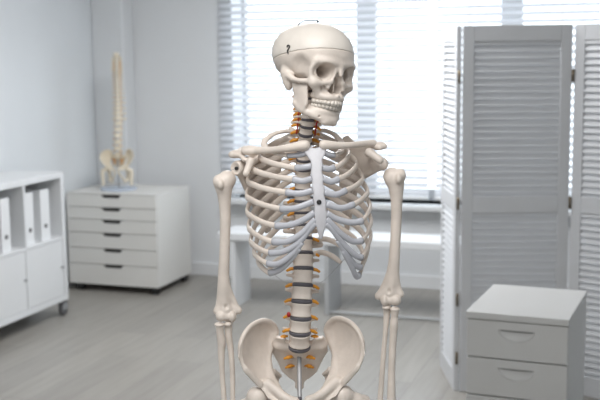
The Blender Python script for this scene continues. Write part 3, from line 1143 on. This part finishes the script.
def rib_path(n, s, lat, end, de, lat_d=0.012):
    vy = T_Y[n] - 3.0
    v = axis_at(vy)
    ax = 300 + v.x / (SKD + v.y) * FPX
    dv = v.y + 0.016
    xl, yl = lat
    xe, ye = end
    xb = ax + (xl - ax) * 0.52
    db = max(dv + 0.020, 0.074)
    db = min(db, 0.098)
    yb = lerp(vy, yl, 0.22)
    pts = [(ax + s * 7, vy, dv), (ax + (xl - ax) * 0.24, vy - 1.0, dv + 0.016), (xb, yb, db),
           (xb + (xl - xb) * 0.72, lerp(yb, yl, 0.50), lat_d + (db - lat_d) * 0.66), (xl, yl, lat_d),
           (xl + (xe - xl) * 0.20, lerp(yl, ye, 0.42), lerp(lat_d, de, 0.52)),
           (xl + (xe - xl) * 0.56, lerp(yl, ye, 0.75), lerp(lat_d, de, 0.83)), (xe, ye, de)]
    return [S(*p) for p in spline(pts, 6)]


def rib_mesh(path, hgt=1.0):
    n = len(path)
    rad = []
    for i in range(n):
        t = i / (n - 1)
        rad.append(0.0071 * hgt * (0.82 + 0.25 * math.sin(PI * min(t * 1.05, 1))) * (0.95 if t < 0.93 else 1.08))
    # tall axis follows the cage surface: up, leaned by the ring's normal
    return MB().tube(path, rad, 12, flat=(1.0, 0.56), up=(0, 0, 1))


left = {2: ((260, 157), (296, 168), -0.068), 3: ((251, 167.5), (293, 179.5), -0.078), 4: ((247.5, 180.5), (286, 192.5), -0.084), 5: ((246.5, 195), (280.5, 209), -0.084),
        6: ((247, 211), (275.5, 226), -0.080), 7: ((248.5, 226), (272.5, 242), -0.076), 8: ((250.5, 240), (269.5, 253), -0.068), 9: ((254, 251), (267.5, 263.5), -0.060), 10: ((258, 260), (269.5, 273), -0.048)}
right = {2: ((349, 154), (334, 168), -0.068), 3: ((356.5, 164), (338.5, 179), -0.078), 4: ((362.5, 178), (346, 190.5), -0.082), 5: ((367.5, 191), (354, 204.5), -0.080),
         6: ((370, 205), (362.5, 221), -0.074), 7: ((371, 219), (362.5, 241), -0.066), 8: ((370.5, 233), (362, 257.5), -0.058), 9: ((368, 245), (361, 267.5), -0.050), 10: ((363.5, 255), (359.5, 275), -0.042)}
cart_l = {2: [(303, 167.5, -0.078), (311.5, 166, -0.080)], 3: [(303, 181, -0.086), (312, 178.5, -0.090)], 4: [(300, 193.5, -0.094), (312.5, 190.5, -0.096)], 5: [(296, 208, -0.098), (313.5, 201.5, -0.101)],
          6: [(290, 225, -0.094), (303, 220, -0.101), (314.5, 212.5, -0.103)], 7: [(287, 241.5, -0.092), (301, 234, -0.100), (311, 224, -0.103), (315.5, 219, -0.104)],
          8: [(282, 252, -0.086), (297, 244, -0.096), (309, 230, -0.102), (315.5, 223, -0.104)], 9: [(278, 264, -0.078), (291, 255, -0.090), (302, 242, -0.098)], 10: [(279, 270, -0.068), (290, 260, -0.084), (299, 248, -0.095)]}
cart_r = {2: [(329, 169, -0.076), (322.5, 168, -0.080)], 3: [(331, 181.5, -0.087), (322.8, 179, -0.090)], 4: [(336, 194.5, -0.093), (324, 192.5, -0.096)], 5: [(341, 208, -0.094), (326, 204, -0.101)],
          6: [(352, 222.5, -0.086), (337, 219, -0.096), (326.5, 213, -0.103)], 7: [(352, 241, -0.080), (340, 233, -0.094), (331, 223.5, -0.102), (326, 219, -0.104)],
          8: [(355, 255, -0.072), (343, 243.5, -0.088), (332, 229, -0.100), (326, 223.5, -0.104)], 9: [(354, 264, -0.064), (346, 253, -0.080), (338, 240, -0.092)], 10: [(356, 276, -0.052), (351, 265, -0.068), (343, 250, -0.084)]}
RIBS = []
for tab, cart, s in ((left, cart_l, -1), (right, cart_r, 1)):
    for n in range(2, 11):
        lat, end, de = tab[n]
        path = rib_path(n, s, lat, end, de)
        rb = part('rib', rib_mesh(path).mesh('rib'), BONE, skel)
        cp = [S(end[0], end[1], de)] + [S(*p) for p in cart[n]]
        q = spline(cp, 6)
        L_n = len(q)
        rad = [0.0078 if i < 3 else 0.0069 for i in range(L_n)]
        part('costal_cartilage', MB().tube(q, rad, 12, flat=(0.92, 0.66)).mesh('costal_cartilage'), CART, rb, label='grey-blue rib cartilage')
# first ribs, short and flat
for s, pts, cp in ((-1, [(298, 132, 0.022), (286, 131, 0.048), (272, 135, 0.046), (264, 143, 0.016), (270, 151, -0.02), (288, 156, -0.045)], [(300, 155, -0.056), (307, 153, -0.062)]),
                   (1, [(314, 132, 0.022), (325, 130.5, 0.048), (336, 136, 0.042), (342, 145, 0.014), (340, 152, -0.02), (334, 155.5, -0.046)], [(329, 155, -0.056), (324.5, 153, -0.062)])):
    path = [S(*p) for p in spline(pts, 7)]
    rb = part('rib', MB().tube(path, 0.0072, 12, flat=(0.62, 1.0)).mesh('rib'), BONE, skel)
    q = spline([S(*pts[-1])] + [S(*p) for p in cp], 6)
    part('costal_cartilage', MB().tube(q, 0.0066, 12, flat=(0.8, 0.8)).mesh('costal_cartilage'), CART, rb, label='grey-blue rib cartilage')
# floating ribs
for pts in ([(296, 242, 0.045), (284, 241, 0.070), (270, 249, 0.072), (262, 261, 0.045), (263, 270, 0.020)], [(312, 242, 0.045), (326, 239, 0.072), (342, 247, 0.07), (351, 259, 0.045), (350, 268, 0.020)],
            [(294, 256, 0.034), (284, 257, 0.056), (274, 263, 0.062), (268, 271, 0.056)], [(313, 254, 0.030), (322, 252.5, 0.046), (332, 256, 0.050), (341.5, 263, 0.044)]):
    path = [S(*p) for p in spline(pts, 7)]
    n = len(path)
    rad = [0.0058 * (1.0 if i < n * 0.8 else 1 - 0.5 * (i / n - 0.8) / 0.2) for i in range(n)]
    part('floating_rib', MB().tube(path, rad, 12, flat=(1.0, 0.6)).mesh('floating_rib'), BONE, skel)
wires = [[(341, 262.5, 0.042), (352, 252, -0.01)], [(341, 263, 0.042), (326, 279, 0.02), (313, 288, 0.01)], [(269, 271, 0.055), (280, 279, 0.03), (290, 286, 0.01)],
         [(384, 160, 0.012), (390, 164.5, 0.0), (393, 167, 0.0)], [(381, 167, 0.015), (385, 172, 0.008), (387.5, 175, 0.005)], [(236, 168, 0.012), (230, 171, 0.0)]]
for wp in wires:
    part('wire', MB().tube([S(*p) for p in wp], 0.00055, 6).mesh('wire'), STEEL, skel)

# --- collar bones


def chain_bone(name, pts, h=0.0017, k=0.0, pad=0.018):
    """pts: (px, py, depth, radius)"""
    P = [tuple(S(*p[:3])) + (p[3],) for p in pts]
    F = grid_for(P, h, pad)
    F.chain(P, k)
    return F


F = chain_bone('clavicle', [(305, 145.5, -0.064, 0.0108), (301, 146, -0.064, 0.0105), (292, 147.5, -0.060, 0.0082), (278, 149.5, -0.044, 0.0071), (264, 150.5, -0.020, 0.0073), (252, 150, 0.000, 0.0082), (245, 149.5, 0.012, 0.0078)])
F.add(F.ell(tuple(S(249.5, 151, 0.0)), (0.0185, 0.011, 0.0090)), 0.007)
part('clavicle', F.mesh('clavicle'), BONE, skel)
F = chain_bone('clavicle', [(324, 144.8, -0.064, 0.0100), (328, 145, -0.062, 0.0091), (340, 145.5, -0.052, 0.0071), (352, 145, -0.034, 0.0064), (364, 143.8, -0.010, 0.0068), (373, 143.2, 0.006, 0.0078)])
part('clavicle', F.mesh('clavicle'), BONE, skel)

# --- shoulder blades
sc_l = [(239, 163), (243, 158), (254, 153), (266, 147), (276, 140), (281, 143), (282, 156), (281, 178), (277, 206), (271, 231), (266, 233), (263, 224), (257, 206), (249, 189), (242, 179), (238, 172)]
sc_ld = [(240, 166, 0.020), (245, 185, 0.034), (258, 155, 0.062), (277, 142, 0.086), (281, 160, 0.112), (279, 190, 0.116), (269, 230, 0.108), (258, 205, 0.078), (265, 180, 0.092)]
F = sheet_field(sc_l, sc_ld, 0.0024, 0.0018, 0.03, [S(228, 150, 0.0), S(248, 172, -0.04)])
mcap(F, (240, 174, 0.024), (266, 230, 0.104), 0.0068, 0.0055, 0.005)
mcap(F, (238, 168, 0.014), (244, 168, 0.028), 0.0155, 0.012, 0.008)
F.sub(F.ell(tuple(S(233.5, 168.5, 0.000)), (0.012, 0.012, 0.014)), 0.003)
F.add(F.ell(tuple(S(235.5, 154.5, 0.012)), (0.015, 0.013, 0.0072)), 0.006)
for a, b, ra, rb in (((279, 158, 0.114), (256, 152, 0.072), 0.004, 0.006), ((256, 152, 0.072), (242, 151.5, 0.034), 0.006, 0.008), ((242, 151.5, 0.034), (232, 154.5, 0.004), 0.008, 0.0068), ((240, 153, 0.02), (244, 159.5, -0.006), 0.0065, 0.005),
                     ((248, 160, 0.028), (250.5, 161.5, -0.018), 0.0075, 0.0075), ((250.5, 161.5, -0.018), (246, 173.5, -0.030), 0.0075, 0.0068)):
    mcap(F, a, b, ra, rb, 0.005)
scap = part('scapula', F.mesh('scapula'), BONE, skel)
c = S(236.3, 168.3, 0.008)
part('screw', MB().tube([c + Vector((0.004, 0.003, 0)), c + Vector((-0.001, -0.003, 0))], 0.0036, 12).mesh('screw'), WIRE, scap)
sc_r = [(384, 160), (384, 166), (378, 168.5), (369, 173), (360, 178), (355, 186), (352, 206), (349, 230), (345, 230), (341, 205), (339, 178), (339.5, 156), (343, 137), (348, 135), (354, 141), (362, 148), (374, 154)]
sc_rd = [(383, 165, 0.022), (368, 176, 0.050), (364, 152, 0.060), (346, 137, 0.082), (340, 160, 0.112), (341, 190, 0.116), (348, 230, 0.108), (359, 190, 0.074), (354, 170, 0.090)]
F = sheet_field(sc_r, sc_rd, 0.0024, 0.0018, 0.03, [S(389, 140, 0.0), S(386, 172, -0.04)])
mcap(F, (379, 168, 0.028), (358, 180, 0.070), 0.0060, 0.0055, 0.005)
mcap(F, (358, 180, 0.070), (347, 228, 0.106), 0.0055, 0.0050, 0.005)
mcap(F, (382, 164, 0.018), (376, 164, 0.032), 0.0135, 0.012, 0.008)
F.add(F.ell(tuple(S(378.5, 145.8, 0.012)), (0.015, 0.013, 0.0085)), 0.006)
for a, b, ra, rb in (((342, 156, 0.112), (362, 148, 0.068), 0.004, 0.006), ((362, 148, 0.068), (374, 144.5, 0.036), 0.006, 0.0075), ((374, 144.5, 0.036), (384.5, 146, 0.006), 0.0075, 0.0058), ((374, 146, 0.02), (380, 148, 0.0), 0.0060, 0.0050),
                     ((368, 153.5, 0.030), (369.5, 152.5, -0.012), 0.0075, 0.0080), ((369.5, 152.5, -0.012), (380, 160, -0.022), 0.0085, 0.0080)):
    mcap(F, a, b, ra, rb, 0.005)
part('scapula', F.mesh('scapula'), BONE, skel)

# --- arms


def humerus(head, tub, pts, epi_in, epi_out, troch, cap_, groove):
    P = [tuple(S(*p[:3])) + (p[3],) for p in pts]
    allp = P + [S(*q) for q in (head, tub, epi_in, epi_out, troch, cap_)]
    F = grid_for(allp, 0.0018, 0.032)
    F.chain(P, 0)
    F.add(F.ell(tuple(S(*head)), (0.0185, 0.0215, 0.0190)), 0.007)
    F.add(F.ell(tuple(S(*tub)), (0.0115, 0.013, 0.0130)), 0.007)
    F.add(F.ell(tuple(S(*tub) + Vector((0.3 * (S(*head) - S(*tub)).x, -0.014, -0.006))), (0.0065, 0.008, 0.010)), 0.005)
    e = P[-1]
    for q, r in ((epi_in, 0.0070), (epi_out, 0.0062)):
        F.add(F.cap(e[:3], tuple(S(*q)), 0.0105, r), 0.008)
        F.add(F.cap(P[-3][:3], tuple(S(*q)), 0.006, r * 0.8), 0.008)
    a, b = S(*troch), S(*cap_)
    F.add(F.cap(tuple(a), tuple(b), 0.0085, 0.0095), 0.003)
    F.add(F.ell(tuple(a), (0.0075, 0.0125, 0.0125)), 0.002)
    F.add(F.ell(tuple(b), (0.0120, 0.0125, 0.0118)), 0.002)
    F.sub(F.ell(tuple(S(*groove)), (0.0050, 0.006, 0.006)), 0.003)
    return F.mesh('humerus')


hm_l = humerus((227, 179.5, 0.004), (218.5, 181, -0.006),
               [(223.5, 186, 0, 0.0185), (224.3, 194, 0, 0.0150), (224.8, 206, 0, 0.0122), (225.3, 222, 0, 0.0112), (224.6, 250, 0, 0.0108), (223.6, 278, 0, 0.0120), (224, 296, 0.002, 0.0128), (225.5, 309, 0.002, 0.0125)],
               (238.2, 310.5, 0.006), (216.8, 311, 0.0), (232.5, 316.5, -0.004), (221.3, 316.0, -0.006), (226.5, 307, -0.013))
part('humerus', hm_l, BONE, skel)
hm_r = humerus((392.0, 176.5, 0.004), (400.5, 175, -0.006),
               [(395.5, 182, 0, 0.0185), (396.2, 190, 0, 0.0152), (396.6, 202, 0, 0.0122), (396.4, 218, 0, 0.0112), (395.2, 244, 0, 0.0110), (393.6, 266, 0, 0.0120), (391.6, 282, 0.002, 0.0130), (390, 292, 0.002, 0.0125)],
               (378.6, 296, 0.006), (400.5, 294, 0.0), (384.5, 300.5, -0.004), (395.6, 300.0, -0.006), (389, 291.5, -0.013))
part('humerus', hm_r, BONE, skel)


def forearm(pts, k=0.004, extra=()):
    F = chain_bone('x', pts, 0.0017, k, 0.02)
    for c_, r in extra:
        F.add(F.ell(tuple(S(*c_)), r), 0.003)
    return F


def hand_end(x0, y0, x1, y1, d0, d1, f):
    return (lerp(x0, x1, f), lerp(y0, y1, f), lerp(d0, d1, f))


# skeleton's right forearm (left in the photo)
F = forearm([(219.6, 327, -0.006, 0.0085), (220, 333, -0.005, 0.0078), (221.6, 343, -0.004, 0.0088), (221.2, 352, -0.004, 0.0075), (222.0, 372, -0.006, 0.0058), (224.0, 400, -0.012, 0.0056), (225.5, 428, -0.018, 0.0062), (226.5, 444, -0.022, 0.011)],
            extra=[((219.6, 324.5, -0.006), (0.0112, 0.0112, 0.0052))])
part('radius', F.mesh('radius'), BONE, skel)
F = forearm([(229.5, 318, 0.016, 0.0100), (228.5, 326, 0.004, 0.0085), (228.8, 336, 0.002, 0.0075), (231.0, 352, 0.000, 0.0062), (232.5, 375, -0.004, 0.0056), (232.8, 405, -0.012, 0.0052), (233, 440, -0.02, 0.0075)],
            extra=[((228.0, 324, -0.005), (0.0085, 0.0085, 0.0055))])
part('ulna', F.mesh('ulna'), BONE, skel)
# skeleton's left forearm (right in the photo)
F = forearm([(394.8, 311.5, -0.006, 0.0088), (394.5, 317, -0.005, 0.0075), (394.2, 324, -0.005, 0.0090), (393.4, 334, -0.004, 0.0080), (392.4, 352, -0.005, 0.0076), (391.6, 375, -0.008, 0.0078), (391.4, 400, -0.012, 0.0094), (391.0, 430, -0.02, 0.0125)],
            extra=[((394.8, 309.0, -0.006), (0.0108, 0.0108, 0.0052))])
part('radius', F.mesh('radius'), BONE, skel)
F = forearm([(386.5, 302, 0.016, 0.0100), (387, 309, 0.004, 0.0082), (386.4, 318, 0.002, 0.0066), (385.4, 332, 0.000, 0.0052), (383.8, 350, -0.002, 0.0052), (382.0, 375, -0.006, 0.0056), (380.0, 402, -0.012, 0.0060), (378, 432, -0.02, 0.0070)],
            extra=[((386.2, 307.5, -0.005), (0.0085, 0.0085, 0.0050))])
part('ulna', F.mesh('ulna'), BONE, skel)

# --- the steel pole and the rolling base it stands on
pole_top = S(299.2, 350.5, 0.020)
part('pole', MB().tube([(pole_top.x, pole_top.y, 0.06), (pole_top.x, pole_top.y, pole_top.z)], 0.0047, 16).mesh('pole'), STEEL, skel, label='steel pole')
bs = MB()
bs.cyl((pole_top.x, pole_top.y, 0.05), (pole_top.x, pole_top.y, 0.12), 0.02)
for k in range(5):
    a = k * 2 * PI / 5 + 0.3
    bs.tube([(pole_top.x, pole_top.y, 0.075), (pole_top.x + 0.28 * math.cos(a), pole_top.y + 0.28 * math.sin(a), 0.06)], 0.013, 10)
part('base', bs.mesh('base'), STEEL, skel)
for k in range(5):
    a = k * 2 * PI / 5 + 0.3
    x, y = pole_top.x + 0.27 * math.cos(a), pole_top.y + 0.27 * math.sin(a)
    part('wheel', MB().tube([(x - 0.012, y, 0.025), (x - 0.009, y, 0.025), (x + 0.009, y, 0.025), (x + 0.012, y, 0.025)], [0.021, 0.025, 0.025, 0.021], 20).mesh('wheel'), BLACK, skel)

# ------------------------------------------------------------------ the smaller spine model on the chest
SPX, SPY = on_y(118.5, 180, 6.60).x, 6.60
spm = thing('spine_model', 'cream spine model with pelvis on a pale blue stand, standing on the drawer chest', 'spine model', (SPX, SPY, 0.70), YAW * 0.9)


def recolour(me, material):
    m2 = me.copy()
    m2.materials.clear()
    m2.materials.append(material)
    return m2


VC = {k: recolour(v, CASTWHITE) for k, v in VM.items()}
z_hip = S(300, 398, 0).z
ref = Vector((S(299.5, 360, 0).x, 0.02, z_hip))
k_ = 0.90
base_z = 0.135
MS = Matrix.Translation((0, 0, base_z)) @ Matrix.Scale(k_, 4) @ Matrix.Translation(-ref)
zs = axis_at(347).z
MV = MS @ Matrix.Translation((0, 0, zs)) @ Matrix.Diagonal((0.9, 1, 1.42, 1)) @ Matrix.Translation((0, 0, -zs))
for kind, M in SPINE_LOCAL:
    wd = {'cervical': 1.7, 'thoracic': 1.5, 'lumbar': 1.25}[kind]
    part('vertebra', VC[kind], CASTWHITE, spm, MV @ M @ Matrix.Diagonal((wd, wd * 0.9, 1, 1)))
for i, py in enumerate(discs[:-1]):
    kind, M = SPINE_LOCAL[i]
    rx, ry = {'cervical': (0.012, 0.008), 'thoracic': (0.017, 0.014), 'lumbar': (0.0225, 0.016)}[kind]
    part('disc', recolour(DM, CART) if i == 0 else bpy.data.objects['disc.%03d' % len([1 for _ in discs])].data, CART, spm, MV @ frame_at(py) @ Matrix.Diagonal((rx, ry, 0.006, 1)))
    if i > 0:
        for s_ in (-1, 1):
            off_ = {'cervical': 0.020, 'thoracic': 0.024, 'lumbar': 0.026}[kind]
            part('nerve_root', NMESH, ORANGE, spm, MV @ frame_at(py) @ Matrix.Translation((s_ * off_, 0.004, 0)) @ Matrix.Diagonal((s_ * 0.012, 0.014, 0.014, 1)))
part('sacrum', recolour(sac_me, CASTWHITE), CASTWHITE, spm, MS)
part('hip_bone', recolour(hip_me, CASTWHITE), CASTWHITE, spm, MS)
part('hip_bone', recolour(hip_me2, CASTWHITE), CASTWHITE, spm, MS @ Matrix.Translation((0.003, 0, 0.004)))
for s in (-1, 1):
    F = Field((-0.04, -0.04, -0.17), (0.06, 0.04, 0.035), 0.0025)
    F.add(F.ell((0, 0, 0), (0.0225, 0.0225, 0.0225)))
    F.add(F.cap((0, 0, 0), (0.03, 0, -0.018), 0.014, 0.016), 0.006)
    F.add(F.cap((0.032, 0, -0.005), (0.032, 0, -0.045), 0.012, 0.016), 0.008)
    F.add(F.cap((0.032, 0, -0.045), (0.026, 0, -0.135), 0.016, 0.0125), 0.008)
    me = F.mesh('femur_stub')
    h = MS @ S(258.6 if s < 0 else 341.5, 396, -0.028)
    if s < 0:
        me = mirrored(me, 'femur_stub')
    part('femur_stub', me, CASTWHITE, spm, Matrix.Translation(h) @ Matrix.Scale(0.8, 4))
for s in (-1, 1):
    for py in (338, 352, 358, 366):
        p = MS @ S(299.5 + s * 9, py, 0.03)
        part('nerve_root', NMESH, ORANGE, spm, Matrix.Translation(p) @ Matrix.Diagonal((s * 0.02, 0.02, 0.02, 1)))
top = MV @ axis_at(86)
part('skull_plate', MB().ball((top.x, top.y, top.z + 0.016), (0.024, 0.026, 0.017), 18, 12).mesh('skull_plate'), CASTWHITE, spm)
rp = MS @ S(299.5, 352, 0.02)
part('rod', MB().tube([(rp.x, rp.y, 0.012), (rp.x, rp.y, rp.z)], 0.005, 12).mesh('rod'), STEEL, spm, label='thin steel rod')
part('base', MB().tube([(rp.x, rp.y, 0), (rp.x, rp.y, 0.004), (rp.x, rp.y, 0.012), (rp.x, rp.y, 0.014)], [0.125, 0.128, 0.128, 0.124], 40).mesh('base'), BLUEBASE, spm, label='pale blue round base')
# ------------------------------------------------------------------ LIGHT
w = bpy.data.worlds.new('overcast_sky')
SC.world = w
w.use_nodes = True
bg = w.node_tree.nodes['Background']
bg.inputs['Color'].default_value = (0.90, 0.95, 1.0, 1)
bg.inputs['Strength'].default_value = 3.5


def area(name, loc, size, power, col, target, sy=None):
    l = bpy.data.lights.new(name, 'AREA')
    l.shape = 'RECTANGLE'
    l.size = size
    l.size_y = sy or size
    l.energy = power
    l.color = col
    o = bpy.data.objects.new(name, l)
    o.location = loc
    o.rotation_euler = (Vector(target) - Vector(loc)).to_track_quat('-Z', 'Y').to_euler()
    COL.objects.link(o)
    return o


area('overhead_fill', (-0.6, 0.75, ZC - 0.04), 1.4, 45, (1, 0.985, 0.965), (-0.6, 0.7, 0))  # unseen overhead fill, placed to light the front of the skeleton
area('overhead_fill', (-1.8, 4.9, ZC - 0.04), 1.2, 68, (0.985, 0.99, 1.0), (-1.8, 4.9, 0))  # unseen overhead fill, placed to brighten the left wall and corner
area('front_fill', (-0.9, YF + 0.15, 1.8), 2.4, 10, (0.95, 0.975, 1.0), (-1.0, 3.0, 1.3), 1.5)  # added fill light behind the camera; the wall there has no window

SC.view_settings.view_transform = 'Standard'
SC.view_settings.look = 'None'
SC.view_settings.gamma = 1
SC.view_settings.use_curve_mapping = False
SC.view_settings.exposure = -0.06
SC.cycles.use_denoising = True
SC.cycles.max_bounces = 8
SC.cycles.diffuse_bounces = 5
SC.cycles.transparent_max_bounces = 8
